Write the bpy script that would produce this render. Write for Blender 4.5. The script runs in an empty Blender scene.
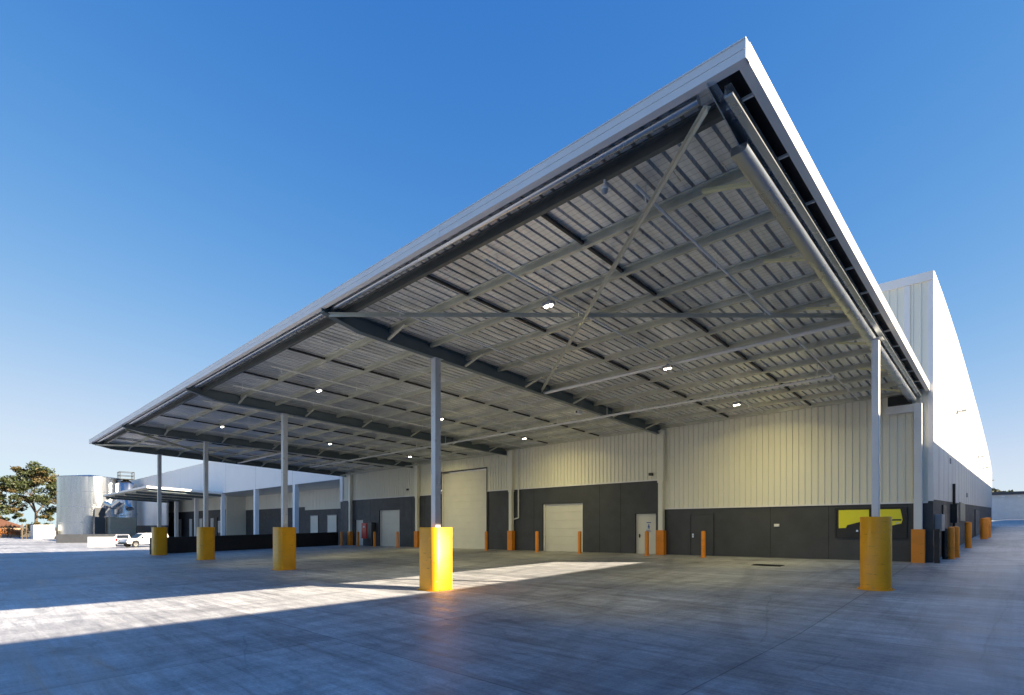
import bpy, math, random
from mathutils import Vector
random.seed(7)
S = bpy.context.scene
COL = S.collection
R = math.radians

# ------------------------------------------------------------------ helpers
class MB:
    """collects shapes and links them as ONE mesh object"""
    def __init__(s): s.v = []; s.f = []; s.sm = []
    def add(s, vs, fs, smooth=False):
        n = len(s.v); s.v += [tuple(p) for p in vs]
        s.f += [tuple(i + n for i in q) for q in fs]; s.sm += [smooth] * len(fs)
    def hexa(s, p):
        s.add(p, [(0,3,2,1),(4,5,6,7),(0,1,5,4),(1,2,6,5),(2,3,7,6),(3,0,4,7)])
    def box(s, x0, x1, y0, y1, z0, z1):
        if x0 > x1: x0, x1 = x1, x0
        if y0 > y1: y0, y1 = y1, y0
        s.hexa([(x0,y0,z0),(x1,y0,z0),(x1,y1,z0),(x0,y1,z0),(x0,y0,z1),(x1,y0,z1),(x1,y1,z1),(x0,y1,z1)])
    def cbox(s, x0, x1, y0, y1, z0, z1, c=.01):
        """box with chamfered vertical edges and top rim"""
        if x0 > x1: x0, x1 = x1, x0
        if y0 > y1: y0, y1 = y1, y0
        def ring(i, z):
            a, b, e, d = x0+i, x1-i, y0+i, y1-i
            return [(a+c,e,z),(b-c,e,z),(b,e+c,z),(b,d-c,z),(b-c,d,z),(a+c,d,z),(a,d-c,z),(a,e+c,z)]
        vs = ring(0,z0)+ring(0,z1-c)+ring(c,z1)
        fs = [tuple(range(7,-1,-1)), tuple(range(16,24))]
        for k in (0,8):
            fs += [(k+i, k+(i+1)%8, k+8+(i+1)%8, k+8+i) for i in range(8)]
        s.add(vs, fs)
    def bar(s, a, b, w, h, up=(0,0,1)):
        a = Vector(a); b = Vector(b); d = (b-a).normalized()
        sd = d.cross(Vector(up)); sd = sd.normalized() if sd.length > 1e-5 else Vector((1,0,0))
        u = sd.cross(d).normalized()
        q = []
        for p in (a, b):
            q += [p - sd*w/2 - u*h/2, p + sd*w/2 - u*h/2, p + sd*w/2 + u*h/2, p - sd*w/2 + u*h/2]
        s.hexa([q[0],q[1],q[5],q[4],q[3],q[2],q[6],q[7]])
    def tube(s, a, b, r, n=12, r2=None, caps=True):
        a = Vector(a); b = Vector(b); d = (b-a).normalized(); r2 = r if r2 is None else r2
        t = Vector((0,0,1)) if abs(d.z) < .9 else Vector((1,0,0))
        p = d.cross(t).normalized(); q = d.cross(p)
        vs = []
        for c, rr in ((a,r),(b,r2)):
            vs += [c + p*math.cos(2*math.pi*i/n)*rr + q*math.sin(2*math.pi*i/n)*rr for i in range(n)]
        s.add(vs, [(i,i+n,(i+1)%n+n,(i+1)%n) for i in range(n)], True)
        if caps: s.add(vs, [tuple(range(n)), tuple(range(2*n-1,n-1,-1))])
    def path(s, pts, r, n=8):
        for i in range(len(pts)-1): s.tube(pts[i], pts[i+1], r, n)
    def lathe(s, prof, c=(0,0,0), n=24, smooth=True):
        vs = [(c[0]+r*math.cos(2*math.pi*i/n), c[1]+r*math.sin(2*math.pi*i/n), c[2]+z) for r, z in prof for i in range(n)]
        fs = []
        for k in range(len(prof)-1):
            fs += [(k*n+i, k*n+(i+1)%n, (k+1)*n+(i+1)%n, (k+1)*n+i) for i in range(n)]
        s.add(vs, fs, smooth)
    def prism(s, poly, axis, t0, t1):
        """poly: 2D points; axis 'x': (y,z) extruded along x; 'y': (x,z); 'z': (x,y)"""
        def P(a, b, t): return {'x':(t,a,b),'y':(a,t,b),'z':(a,b,t)}[axis]
        n = len(poly)
        vs = [P(a,b,t0) for a,b in poly] + [P(a,b,t1) for a,b in poly]
        s.add(vs, [tuple(range(n)), tuple(range(2*n-1,n-1,-1))] + [(i,i+n,(i+1)%n+n,(i+1)%n) for i in range(n)])
    def build(s, name, mat, parent=None, local=False):
        me = bpy.data.meshes.new(name)
        off = Vector((0,0,0)) if (parent is None or local) else WORLD[parent.name]
        me.from_pydata([tuple(Vector(p)-off) for p in s.v], [], s.f)
        me.polygons.foreach_set('use_smooth', s.sm)
        me.materials.append(mat); me.update()
        import bmesh
        bm = bmesh.new(); bm.from_mesh(me); bmesh.ops.recalc_face_normals(bm, faces=bm.faces); bm.to_mesh(me); bm.free()
        o = bpy.data.objects.new(name, me); COL.objects.link(o)
        if parent is not None:
            o.parent = parent; WORLD[o.name] = off.copy() if not local else Vector((0,0,0))
        else: WORLD[o.name] = Vector((0,0,0))
        return o
WORLD = {}
def tag(o, label=None, cat=None, group=None, kind=None):
    if label: o['label'] = label
    if cat: o['category'] = cat
    if group: o['group'] = group
    if kind: o['kind'] = kind
    return o
def thing(name, label, cat, loc=(0,0,0), rz=0, group=None):
    o = bpy.data.objects.new(name, None); o.empty_display_size = .3
    COL.objects.link(o); o.location = loc; o.rotation_euler = (0,0,rz); WORLD[o.name] = Vector(loc)
    return tag(o, label, cat, group)
def struct(o): o['kind'] = 'structure'; return o
def copy_tree(o, parent=None):
    c = o.copy(); COL.objects.link(c)
    if parent is not None: c.parent = parent
    for ch in list(o.children): copy_tree(ch, c)
    return c

# ------------------------------------------------------------------ materials
def new_mat(name):
    m = bpy.data.materials.new(name); m.use_nodes = True
    nt = m.node_tree; b = nt.nodes['Principled BSDF']
    return m, nt, b
def N(nt, t, **kw):
    n = nt.nodes.new(t)
    for k, v in kw.items():
        if k in n.inputs: n.inputs[k].default_value = v
        else: setattr(n, k, v)
    return n
def coords(nt, scale=(1,1,1), rot=(0,0,0)):
    tc = N(nt,'ShaderNodeTexCoord'); mp = N(nt,'ShaderNodeMapping')
    mp.inputs['Scale'].default_value = scale; mp.inputs['Rotation'].default_value = rot
    nt.links.new(tc.outputs['Object'], mp.inputs['Vector']); return mp.outputs['Vector']
def ramp(nt, src, stops):
    r = N(nt,'ShaderNodeValToRGB'); e = r.color_ramp.elements
    while len(e) < len(stops): e.new(.5)
    for i,(p,c) in enumerate(stops):
        e[i].position = p; e[i].color = (*c,1) if len(c) == 3 else c
    nt.links.new(src, r.inputs['Fac']); return r.outputs['Color']
def mix(nt, fac, a, b, mode='MIX'):
    m = N(nt,'ShaderNodeMix', data_type='RGBA', blend_type=mode)
    for sock, val in ((m.inputs[0],fac),(m.inputs[6],a),(m.inputs[7],b)):
        if hasattr(val,'is_output'): nt.links.new(val, sock)
        elif isinstance(val,(int,float)): sock.default_value = val
        else: sock.default_value = (*val,1)
    return m.outputs[2]
def surf(name, col, rough=.5, metal=0., var=.12, scale=1.2, stretch=(1,1,1), bump=0., bscale=60., spec=None, rvar=.1):
    """a painted / metal / concrete surface with uneven tone, roughness and a fine bump"""
    m, nt, b = new_mat(name)
    v = coords(nt, stretch)
    n1 = N(nt,'ShaderNodeTexNoise', Scale=scale, Detail=6., Roughness=.6); nt.links.new(v, n1.inputs['Vector'])
    lo = tuple(c*(1-var) for c in col); hi = tuple(min(1,c*(1+var)) for c in col)
    nt.links.new(ramp(nt, n1.outputs['Fac'], [(.3,lo),(.7,hi)]), b.inputs['Base Color'])
    mr = N(nt,'ShaderNodeMapRange'); mr.inputs['From Min'].default_value=.3; mr.inputs['From Max'].default_value=.7
    mr.inputs['To Min'].default_value = max(.05,rough-rvar); mr.inputs['To Max'].default_value = min(1,rough+rvar)
    n2 = N(nt,'ShaderNodeTexNoise', Scale=scale*3.1, Detail=5.); nt.links.new(v, n2.inputs['Vector'])
    nt.links.new(n2.outputs['Fac'], mr.inputs['Value']); nt.links.new(mr.outputs['Result'], b.inputs['Roughness'])
    b.inputs['Metallic'].default_value = metal
    if spec is not None: b.inputs['Specular IOR Level'].default_value = spec
    if bump:
        n3 = N(nt,'ShaderNodeTexNoise', Scale=bscale, Detail=4.); nt.links.new(v, n3.inputs['Vector'])
        bp = N(nt,'ShaderNodeBump', Strength=bump, Distance=.01)
        nt.links.new(n3.outputs['Fac'], bp.inputs['Height']); nt.links.new(bp.outputs['Normal'], b.inputs['Normal'])
    return m
def emit(name, col, strength):
    m, nt, b = new_mat(name)
    b.inputs['Base Color'].default_value = (*col,1); b.inputs['Emission Color'].default_value = (*col,1)
    b.inputs['Emission Strength'].default_value = strength; return m

def deck_material():
    """underside of galvanised roof sheets: sheet to sheet tone steps, mesh wires, streaks along the pans"""
    m, nt, b = new_mat('galvanised_roof_deck')
    v = coords(nt, (1/.9,.18,0)); fl = N(nt,'ShaderNodeVectorMath', operation='FLOOR'); nt.links.new(v, fl.inputs[0])
    wn = N(nt,'ShaderNodeTexWhiteNoise'); nt.links.new(fl.outputs[0], wn.inputs['Vector'])
    base = ramp(nt, wn.outputs['Value'], [(0,(.70,.71,.71)),(1,(.95,.95,.94))])
    vs = coords(nt, (6,.7,1)); st = N(nt,'ShaderNodeTexNoise', Scale=1.2, Detail=6., Roughness=.65); nt.links.new(vs, st.inputs['Vector'])
    base = mix(nt, .7, base, ramp(nt, st.outputs['Fac'], [(.3,(.62,.63,.65)),(.7,(1.2,1.2,1.18))]), 'MULTIPLY')
    vw = coords(nt, (0,1,0)); wv = N(nt,'ShaderNodeTexWave', Scale=2.2, Distortion=0.); wv.bands_direction = 'Y'; nt.links.new(vw, wv.inputs['Vector'])
    base = mix(nt, .45, base, ramp(nt, wv.outputs['Fac'], [(0,(.45,.46,.48)),(.10,(1,1,1)),(1,(1,1,1))]), 'MULTIPLY')
    nt.links.new(base, b.inputs['Base Color'])
    nt.links.new(ramp(nt, st.outputs['Fac'], [(.3,(.26,.26,.26)),(.7,(.46,.46,.46))]), b.inputs['Roughness'])
    b.inputs['Metallic'].default_value = .6
    return m

def guard_paint(name, col):
    """gloss paint with rubber scuffs, scratches and chips"""
    m, nt, b = new_mat(name)
    v = coords(nt); n1 = N(nt,'ShaderNodeTexNoise', Scale=1.7, Detail=5.); nt.links.new(v, n1.inputs['Vector'])
    base = ramp(nt, n1.outputs['Fac'], [(.3,tuple(c*.88 for c in col)),(.7,tuple(min(1,c*1.08) for c in col))])
    vs = coords(nt, (1.2,1.2,7.5), (R(7),R(4),0)); sc = N(nt,'ShaderNodeTexNoise', Scale=2.2, Detail=7., Roughness=.72); nt.links.new(vs, sc.inputs['Vector'])
    base = mix(nt, ramp(nt, sc.outputs['Fac'], [(.60,(0,0,0)),(.66,(.55,.55,.55)),(.74,(.8,.8,.8))]), base, (.06,.045,.03))
    ch = N(nt,'ShaderNodeTexNoise', Scale=9., Detail=6., Roughness=.6); nt.links.new(v, ch.inputs['Vector'])
    base = mix(nt, ramp(nt, ch.outputs['Fac'], [(.67,(0,0,0)),(.70,(.7,.7,.7))]), base, (.28,.27,.25))
    nt.links.new(base, b.inputs['Base Color'])
    nt.links.new(ramp(nt, n1.outputs['Fac'], [(.3,(.28,.28,.28)),(.7,(.48,.48,.48))]), b.inputs['Roughness'])
    return m

def yard_material():
    m, nt, b = new_mat('broom_finished_concrete')
    v = coords(nt)
    big = N(nt,'ShaderNodeTexNoise', Scale=.13, Detail=9., Roughness=.66, Distortion=.5); nt.links.new(v, big.inputs['Vector'])
    base = ramp(nt, big.outputs['Fac'], [(.30,(.26,.268,.29)),(.48,(.46,.473,.505)),(.70,(.63,.642,.67))])
    # long thin trowel and tyre streaks in two directions
    vs = coords(nt, (.22,3.4,1), (0,0,R(33)))
    st = N(nt,'ShaderNodeTexNoise', Scale=.8, Detail=11., Roughness=.74, Distortion=.9); nt.links.new(vs, st.inputs['Vector'])
    base = mix(nt, .8, base, ramp(nt, st.outputs['Fac'], [(.33,(.34,.34,.36)),(.46,(.84,.84,.85)),(.55,(1.04,1.04,1.03)),(.68,(1.4,1.4,1.37))]), 'MULTIPLY')
    vs2 = coords(nt, (4.2,.2,1), (0,0,R(9)))
    st2 = N(nt,'ShaderNodeTexNoise', Scale=.6, Detail=9., Roughness=.72, Distortion=.7); nt.links.new(vs2, st2.inputs['Vector'])
    base = mix(nt, .5, base, ramp(nt, st2.outputs['Fac'], [(.35,(.6,.6,.62)),(.52,(1,1,1)),(.72,(1.2,1.19,1.17))]), 'MULTIPLY')
    # turning tyre marks: thin dark arcs
    for sc_, rt, off in ((.10,-20,(3,9,0)),(.075,35,(-6,2,0))):
        vw = coords(nt, (1,1,1), (0,0,R(rt))); vw.node.inputs['Location'].default_value = off
        wv = N(nt,'ShaderNodeTexWave', Scale=sc_, Distortion=9., Detail=2.); wv.inputs['Detail Scale'].default_value = .35; nt.links.new(vw, wv.inputs['Vector'])
        base = mix(nt, .3, base, ramp(nt, wv.outputs['Fac'], [(0,(.55,.55,.57)),(.022,(.62,.62,.64)),(.05,(1,1,1)),(1,(1,1,1))]), 'MULTIPLY')
    fine = N(nt,'ShaderNodeTexNoise', Scale=22., Detail=9., Roughness=.75); nt.links.new(v, fine.inputs['Vector'])
    base = mix(nt, .75, base, ramp(nt, fine.outputs['Fac'], [(.3,(.62,.62,.62)),(.7,(1.3,1.3,1.3))]), 'MULTIPLY')
    mid = N(nt,'ShaderNodeTexNoise', Scale=1.6, Detail=10., Roughness=.72, Distortion=.8); vm = coords(nt,(.6,1.7,1),(0,0,R(40))); nt.links.new(vm, mid.inputs['Vector'])
    base = mix(nt, .8, base, ramp(nt, mid.outputs['Fac'], [(.34,(.60,.60,.61)),(.46,(.95,.95,.95)),(.66,(1.22,1.22,1.21))]), 'MULTIPLY')
    # oil spots
    oil = N(nt,'ShaderNodeTexVoronoi', Scale=.33); oil.feature = 'F1'; vo = coords(nt, (1,1,0)); nt.links.new(vo, oil.inputs['Vector'])
    on = N(nt,'ShaderNodeTexNoise', Scale=3., Detail=5.); nt.links.new(v, on.inputs['Vector'])
    ad = N(nt,'ShaderNodeMath', operation='MULTIPLY_ADD'); nt.links.new(on.outputs['Fac'], ad.inputs[0]); ad.inputs[1].default_value = .35; nt.links.new(oil.outputs['Distance'], ad.inputs[2])
    base = mix(nt, .6, base, ramp(nt, ad.outputs[0], [(.23,(.4,.4,.41)),(.31,(1,1,1))]), 'MULTIPLY')
    # hairline cracks
    ck = N(nt,'ShaderNodeTexVoronoi', Scale=.16); ck.feature = 'DISTANCE_TO_EDGE'
    cn_ = N(nt,'ShaderNodeTexNoise', Scale=.9, Detail=5.); nt.links.new(v, cn_.inputs['Vector'])
    cm = mix(nt, .22, v, cn_.outputs['Color'], 'ADD'); nt.links.new(cm, ck.inputs['Vector'])
    base = mix(nt, .35, base, ramp(nt, ck.outputs['Distance'], [(0,(.35,.35,.36)),(.0018,(1,1,1))]), 'MULTIPLY')
    # saw-cut joints, one tone per poured slab
    br = N(nt,'ShaderNodeTexBrick', Scale=1.); br.offset = 0
    for k, val in (('Mortar Size',.010),('Brick Width',6.2),('Row Height',6.2),('Mortar Smooth',.15),('Bias',0.)): br.inputs[k].default_value = val
    br.inputs['Color1'].default_value = (.82,.82,.83,1); br.inputs['Color2'].default_value = (1.08,1.08,1.07,1); br.inputs['Mortar'].default_value = (.3,.3,.31,1)
    vb = coords(nt, (1,1,1)); vb.node.inputs['Location'].default_value = (3.0,1.2,0); nt.links.new(vb, br.inputs['Vector'])
    base = mix(nt, .9, base, br.outputs['Color'], 'MULTIPLY')
    nt.links.new(base, b.inputs['Base Color'])
    rr = ramp(nt, st.outputs['Fac'], [(.32,(.40,.40,.40)),(.5,(.55,.55,.55)),(.7,(.72,.72,.72))])
    nt.links.new(rr, b.inputs['Roughness'])
    b.inputs['Specular IOR Level'].default_value = .45
    vf = coords(nt, (6,90,1), (0,0,R(33)))
    bn = N(nt,'ShaderNodeTexNoise', Scale=1., Detail=4.); nt.links.new(vf, bn.inputs['Vector'])
    bp = N(nt,'ShaderNodeBump', Strength=.3, Distance=.006)
    nt.links.new(bn.outputs['Fac'], bp.inputs['Height']); nt.links.new(bp.outputs['Normal'], b.inputs['Normal'])
    return m

M = dict(
    yard = yard_material(),
    earth = surf('dry_grass_earth', (.16,.13,.07), .9, var=.4, scale=.2),
    cream = surf('cream_wall_cladding', (.84,.82,.70), .45, var=.05, scale=.5, stretch=(1,1,.3)),
    white = surf('white_wall_cladding', (.78,.775,.76), .45, var=.04, scale=.4, stretch=(1,1,.3)),
    dark = surf('charcoal_precast_panel', (.056,.060,.068), .6, var=.18, scale=.7, bump=.15),
    darker = surf('black_painted_panel', (.016,.016,.018), .5, var=.2),
    joint = surf('dark_sealant', (.012,.012,.013), .8),
    galv = surf('galvanised_sheet', (.66,.67,.66), .40, metal=.35, var=.16, scale=2.2, stretch=(1,.25,1)),
    purlin = surf('galvanised_purlin', (.60,.60,.50), .38, metal=.5, var=.14, scale=1.6),
    shadepurlin = surf('shade_darkened_purlin', (.13,.14,.13), .4, metal=.4, var=.12),  # front purlin only: shadow on its web put into the steel colour
    flybrace = surf('pale_yellow_primer', (.78,.74,.42), .45, var=.08),
    pipewhite = surf('white_service_pipe', (.80,.80,.76), .35, var=.05),
    beam = surf('blue_grey_steel_paint', (.12,.155,.17), .38, metal=.25, var=.12, scale=.9),
    bright = surf('bright_galvanised_beam', (.52,.56,.60), .28, metal=.9, var=.04, scale=.5, rvar=.03),
    brace = surf('pale_steel_brace', (.55,.55,.46), .4, metal=.3, var=.1),
    bridging = surf('dark_steel_bridging', (.035,.035,.033), .5, metal=.3),
    trim = surf('white_fascia_steel', (.84,.83,.81), .38, var=.04),
    colsteel = surf('pale_grey_column_paint', (.56,.59,.61), .36, metal=.2, var=.06),
    yellow = guard_paint('yellow_guard_paint', (1.0,.42,.006)),
    deck = deck_material(),
    parapet = surf('bright_white_parapet', (.86,.86,.85), .5, var=.03, scale=.3),
    orange = guard_paint('orange_bollard_paint', (.86,.285,.012)),
    door = surf('pale_roller_door', (.74,.72,.64), .42, var=.04),
    black = surf('black_plastic', (.012,.012,.013), .4),
    red = surf('red_cabinet_paint', (.50,.018,.02), .4),
    grey = surf('grey_cabinet_paint', (.35,.36,.37), .4),
    charcoal = surf('dark_cabinet_paint', (.06,.065,.075), .45),
    signyellow = surf('yellow_sign_vinyl', (.95,.86,.015), .4, var=.03),
    blue = surf('blue_sign_vinyl', (.02,.10,.42), .4),
    zinc = surf('zinc_tank_sheet', (.50,.515,.53), .26, metal=1., var=.2, scale=.45, stretch=(1,1,.08), rvar=.1),
    carwhite = surf('white_car_paint', (.78,.78,.78), .22, var=.02),
    glass = surf('dark_car_glass', (.02,.025,.03), .08, var=.1),
    tyre = surf('tyre_rubber', (.02,.02,.02), .8),
    rim = surf('alloy_rim', (.5,.5,.5), .3, metal=.8),
    taillight = surf('red_tail_light', (.55,.02,.02), .2),
    beige = surf('beige_shed_cladding', (.40,.38,.30), .5, var=.07),
    wallwhite = surf('white_rendered_wall', (.72,.72,.70), .7, var=.06, bump=.1),
    rooftile = surf('brown_roof_tile', (.17,.075,.04), .8, var=.25, scale=3.),
    brick = surf('tan_brick', (.42,.27,.18), .8, var=.2, scale=4.),
    bark = surf('eucalypt_bark', (.11,.085,.06), .85, var=.3, scale=3.),
    leaf = surf('eucalypt_leaf', (.048,.062,.020), .55, var=.45, scale=.5),
    leaf_dry = surf('olive_bronze_leaf', (.105,.078,.026), .6, var=.35, scale=.5),
    bush_orange = surf('orange_shrub_leaf', (.30,.11,.02), .6, var=.4, scale=1.),
    bush_green = surf('green_shrub_leaf', (.09,.10,.025), .6, var=.4, scale=1.),
    lamp = emit('lit_lamp_lens', (1,.90,.70), 9.),
)

# ------------------------------------------------------------------ ground
def sm(t): t = max(0,min(1,t)); return t*t*(3-2*t)
def lerp(a,b,t): return a+(b-a)*t
def g(x, y):
    t = max(0,min(1,(-3-x)/43.))
    s = lerp(.043,.021,t)
    z = s*(min(y,26)-11) if y > 11 else .010*(y-11)
    z = max(z,-.6)
    if y > 26:
        z += .0255*(y-26) * (1-sm((-2-x)/8.))
        z = min(z, 3.55)
    L = sm((-46-x)/14.)
    return lerp(z, -.2 if y < 60 else -.2, L)
def grid(name, xs, ys, zf, mat):
    mb = MB(); n = len(xs)
    mb.add([(x,y,zf(x,y)) for y in ys for x in xs],
           [(j*n+i, j*n+i+1, (j+1)*n+i+1, (j+1)*n+i) for j in range(len(ys)-1) for i in range(n-1)], True)
    return mb.build(name, mat)
xs = [-156,-150,-130,-110,-95,-80,-70]+[-62+2*i for i in range(36)]+[12,18,26,40]
ys = [-60,-40,-25,-15,-8,-3,0,3,6,8,9.5,11,12.5,14,16,18,20,22,24,25,26,27,30,34,40,50,62,75,90,105,120,135,150]
struct(grid('yard', xs, ys, g, M['yard']))
o = MB(); o.add([(-4000,-4000,-.75),(4000,-4000,-.75),(4000,4000,-.75),(-4000,4000,-.75)],[(0,1,2,3)])
struct(o.build('ground', M['earth']))

# ------------------------------------------------------------------ main warehouse
WY = 26.0; XR = -2.41; XL = -46.4; PAR = 11.72
wh = thing('warehouse', 'large white and cream ribbed warehouse with charcoal base behind the big canopy', 'warehouse', (-24, WY, .3))
def ribs(mb, x0, x1, z0, z1, y=WY, pitch=.255, d=.045, along='x'):
    """vertical trapezoid ribs standing proud of the sheet"""
    prof = [(x0,0)]; x = x0 + .08
    while x + .12 < x1:
        prof += [(x,0),(x+.016,d),(x+.056,d),(x+.072,0)]; x += pitch
    prof.append((x1,0)); n = len(prof); vs = []
    for z in (z0,z1): vs += [(px, y-pd, z) for px,pd in prof]
    mb.add(vs, [(i,i+1,i+n+1,i+n) for i in range(n-1)])
    mb.add([(x0,y+.05,z0),(x1,y+.05,z0),(x1,y+.05,z1),(x0,y+.05,z1),(x0,y,z0),(x1,y,z0),(x1,y,z1),(x0,y,z1)],
           [(0,1,2,3),(0,4,5,1),(3,2,6,7),(0,3,7,4),(1,5,6,2)])
mb = MB()
ribs(mb, -46.2, -31.95, 4.5, PAR-.28); ribs(mb, -31.95, -26.9, 6.05, PAR-.28)
ribs(mb, -26.9, -13.62, 4.5, PAR-.28); ribs(mb, -13.62, -2.56, 2.97, PAR-.28)
mb.build('wall_cladding', M['cream'], wh)
# charcoal base, split round the openings
mb = MB()
openings = [(-44.3,-42.9,2.65),(-40.3,-37.3,3.45),(-31.95,-26.9,9),(-21.9,-18.8,3.45),(-15.3,-14.05,2.72)]
x = XL
for a,b2,top in openings:
    mb.box(x, a, WY+.03, WY+.33, -.3, 4.5)
    if top > 8: mb.build('base_panel', M['dark'], wh); mb = MB()
    if top < 4.5: mb.box(a, b2, WY+.03, WY+.33, top, 4.5)
    x = b2
mb.box(x, -13.62, WY+.03, WY+.33, -.3, 4.5)
mb.build('base_panel', M['dark'], wh); mb = MB(); mb.box(-13.619, XR, WY+.031, WY+.33, -.3, 2.97)
mb.build('base_panel', M['dark'], wh)
for xj in (-45.2,-41.7,-35.6,-33.9,-24.7,-22.6,-17.6,-16.2,-8.3,-5.95):
    jt = MB(); jt.box(xj-.006, xj+.006, WY+.022, WY+.034, .2, 4.49 if xj < -13.6 else 2.96); jt.build('panel_joint', M['joint'], wh)
# flashings
mb = MB()
mb.box(-13.66,-13.58, WY-.045, WY+.02, 2.9, 4.55)
mb.box(-13.58, -2.57, WY-.05, WY+.02, 2.92, 2.985); mb.box(-46.2,-31.97, WY-.05, WY+.02, 4.455, 4.52); mb.box(-26.88,-13.66, WY-.05, WY+.02, 4.455,4.52)
mb.box(-2.56, XR+.012, WY-.055, WY+.02, 3.0, PAR-.29)
mb.box(-3.3, -3.12, WY-.06, WY+.01, 7.6, PAR-.29)
mb.build('flashing', M['trim'], wh)
mb = MB(); mb.box(XL, XR+.02, WY-.09, WY+.2, PAR-.28, PAR); mb.box(XL, XR+.03, WY-.10, WY+.22, PAR, PAR+.05)
mb.build('parapet_cap', M['trim'], wh)
# side wall with its curved top
prof = [(26.02,11.71),(29,11.80),(32,11.82),(36.4,11.8),(42,11.62),(47.7,11.34),(54.9,11.03),(60.9,10.68),(70.5,10.02),(78,9.3),(82,8.75),(85.3,8.2)]
mb = MB()
pol = [(26.02,3.06),(85.3,4.28)] + prof[::-1]
mb.prism(pol, 'x', XR-.25, XR); mb.build('side_wall', M['white'], wh)
mb = MB()
for i in range(30):
    yy = 28+i*1.95
    zt = 0
    for (a,za),(c,zb) in zip(prof,prof[1:]):
        if a <= yy <= c: zt = za+(zb-za)*(yy-a)/(c-a)
    mb.box(XR+.001, XR+.006, yy-.006, yy+.006, 3.1+(yy-26)*.0206, zt-.02)
mb.build('sheet_joints', M['grey'], wh)
mb = MB(); mb.prism([(26.021,-.2),(85.3,-.2),(85.3,4.27),(26.021,3.05)], 'x', XR-.28, XR-.03); mb.build('side_base_panels', M['dark'], wh)
mb = MB()
for (a,za),(c,zb) in zip(prof,prof[1:]):
    mb.hexa([(XR-.3,a,za-.02),(XR+.04,a,za-.02),(XR+.04,c,zb-.02),(XR-.3,c,zb-.02),(XR-.3,a,za+.06),(XR+.04,a,za+.06),(XR+.04,c,zb+.06),(XR-.3,c,zb+.06)])
mb.build('verge_trim', M['trim'], wh)
mb = MB()
for (a,za),(c,zb) in zip(prof,prof[1:]):
    mb.hexa([(XL,a+.2,za-.5),(XR-.3,a+.2,za-.5),(XR-.3,c,zb-.5),(XL,c,zb-.5),(XL,a+.2,za-.35),(XR-.3,a+.2,za-.35),(XR-.3,c,zb-.35),(XL,c,zb-.35)])
mb.box(XL, XR-.3, 85.0, 85.28, -.2, 7.8); mb.box(XL, XL+.25, WY+.35, 85, -.2, 8)
mb.build('roof', M['galv'], wh)
# roller doors and personnel doors
def roller(name, x0, x1, z0, z1, parent, lab=None, pitch=.5):
    mb = MB(); y = WY+.22; z = z0; prof = []
    while z < z1-.01:
        zz = min(z+pitch, z1)
        prof += [(y,z+.002),(y-.012,z+.014),(y-.012,zz-.010),(y,zz-.002)]; z = zz
    n = len(prof); vs = [(x0,a,b) for a,b in prof]+[(x1,a,b) for a,b in prof]
    mb.add(vs, [(i,i+1,i+1+n,i+n) for i in range(n-1)])
    mb.box(x0,x1,y+.002,y+.04,z0,z1)
    mb.box(x0,x1,y-.03,y,z0,z0+.09)
    d = mb.build(name, M['door'], parent)
    if lab: d['label'] = lab
    for a_,b_ in ((x0-.001,x0+.1),(x1-.1,x1+.001)):
        jm = MB(); jm.box(a_,b_,y-.09,y-.035,z0,z1); jm.build('door_track', M['trim'], d)
    return d
roller('roller_door', -31.93, -26.92, .36, 6.03, wh, 'very tall pale roller door reaching up into the cladding')
roller('roller_door', -21.88, -18.82, .42, 3.43, wh, 'pale roller door right of the very tall one')
roller('roller_door', -40.28, -37.32, .3, 3.43, wh, 'pale roller door near the red hose cabinet')
mb = MB(); mb.box(-32.06,-31.95,WY-.05,WY+.05,.3,6.15); mb.box(-26.9,-26.79,WY-.05,WY+.05,.3,6.15); mb.box(-31.95,-26.9,WY-.05,WY+.05,6.05,6.15)
mb.build('door_frame', M['dark'], wh)
def pdoor(x0,x1,z0,z1,mat,lab,y=WY+.2):
    mb = MB(); mb.box(x0+.06,x1-.06,y,y+.05,z0,z1-.06); d = mb.build('door', mat, wh); d['label'] = lab
    f = MB(); f.box(x0,x0+.058,y-.04,y+.06,z0,z1); f.box(x1-.058,x1,y-.04,y+.06,z0,z1); f.box(x0+.058,x1-.058,y-.04,y+.06,z1-.058,z1)
    f.build('frame', mat, d)
    h = MB(); hx = x0+.18; h.box(hx-.04,hx+.04,y-.012,y-.001,z0+.92,z0+1.12); h.tube((hx-.02,y-.06,z0+1.02),(hx+.12,y-.06,z0+1.02),.014,8); h.tube((hx,y-.012,z0+1.02),(hx,y-.06,z0+1.02),.012,8)
    h.build('handle', M['black'] if mat is not M['dark'] else M['bright'], d); return d
d = pdoor(-15.29,-14.06,.5,2.71,M['door'],'pale personnel door with a blue and white notice')
# notice on the door: white sheet, blue pictogram, lines of writing
sg = MB(); sg.box(-14.74,-14.36,WY+.188,WY+.197,1.72,2.3); s1 = sg.build('notice', M['wallwhite'], d)
sg = MB(); sg.box(-14.70,-14.40,WY+.183,WY+.187,1.88,2.18); sg.build('pictogram', M['blue'], s1) if False else None
sg = MB()
sg.box(-14.68,-14.42,WY+.180,WY+.186,2.22,2.26)
for k in range(3): sg.box(-14.70,-14.40+(-.05*k),WY+.180,WY+.186,1.76+.035*k,1.775+.035*k)
c0 = (-14.55,2.04)
sg.tube((c0[0],WY+.186,c0[1]+.07),(c0[0],WY+.180,c0[1]+.07),.035,14)
sg.box(c0[0]-.05,c0[0]+.05,WY+.180,WY+.186,c0[1]-.05,c0[1]+.03); sg.box(c0[0]-.05,c0[0]-.012,WY+.180,WY+.186,c0[1]-.13,c0[1]-.05); sg.box(c0[0]+.012,c0[0]+.05,WY+.180,WY+.186,c0[1]-.13,c0[1]-.05)
WORLD[s1.name] = WORLD[d.name]
sg.build('notice_print', M['blue'], d)
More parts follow.
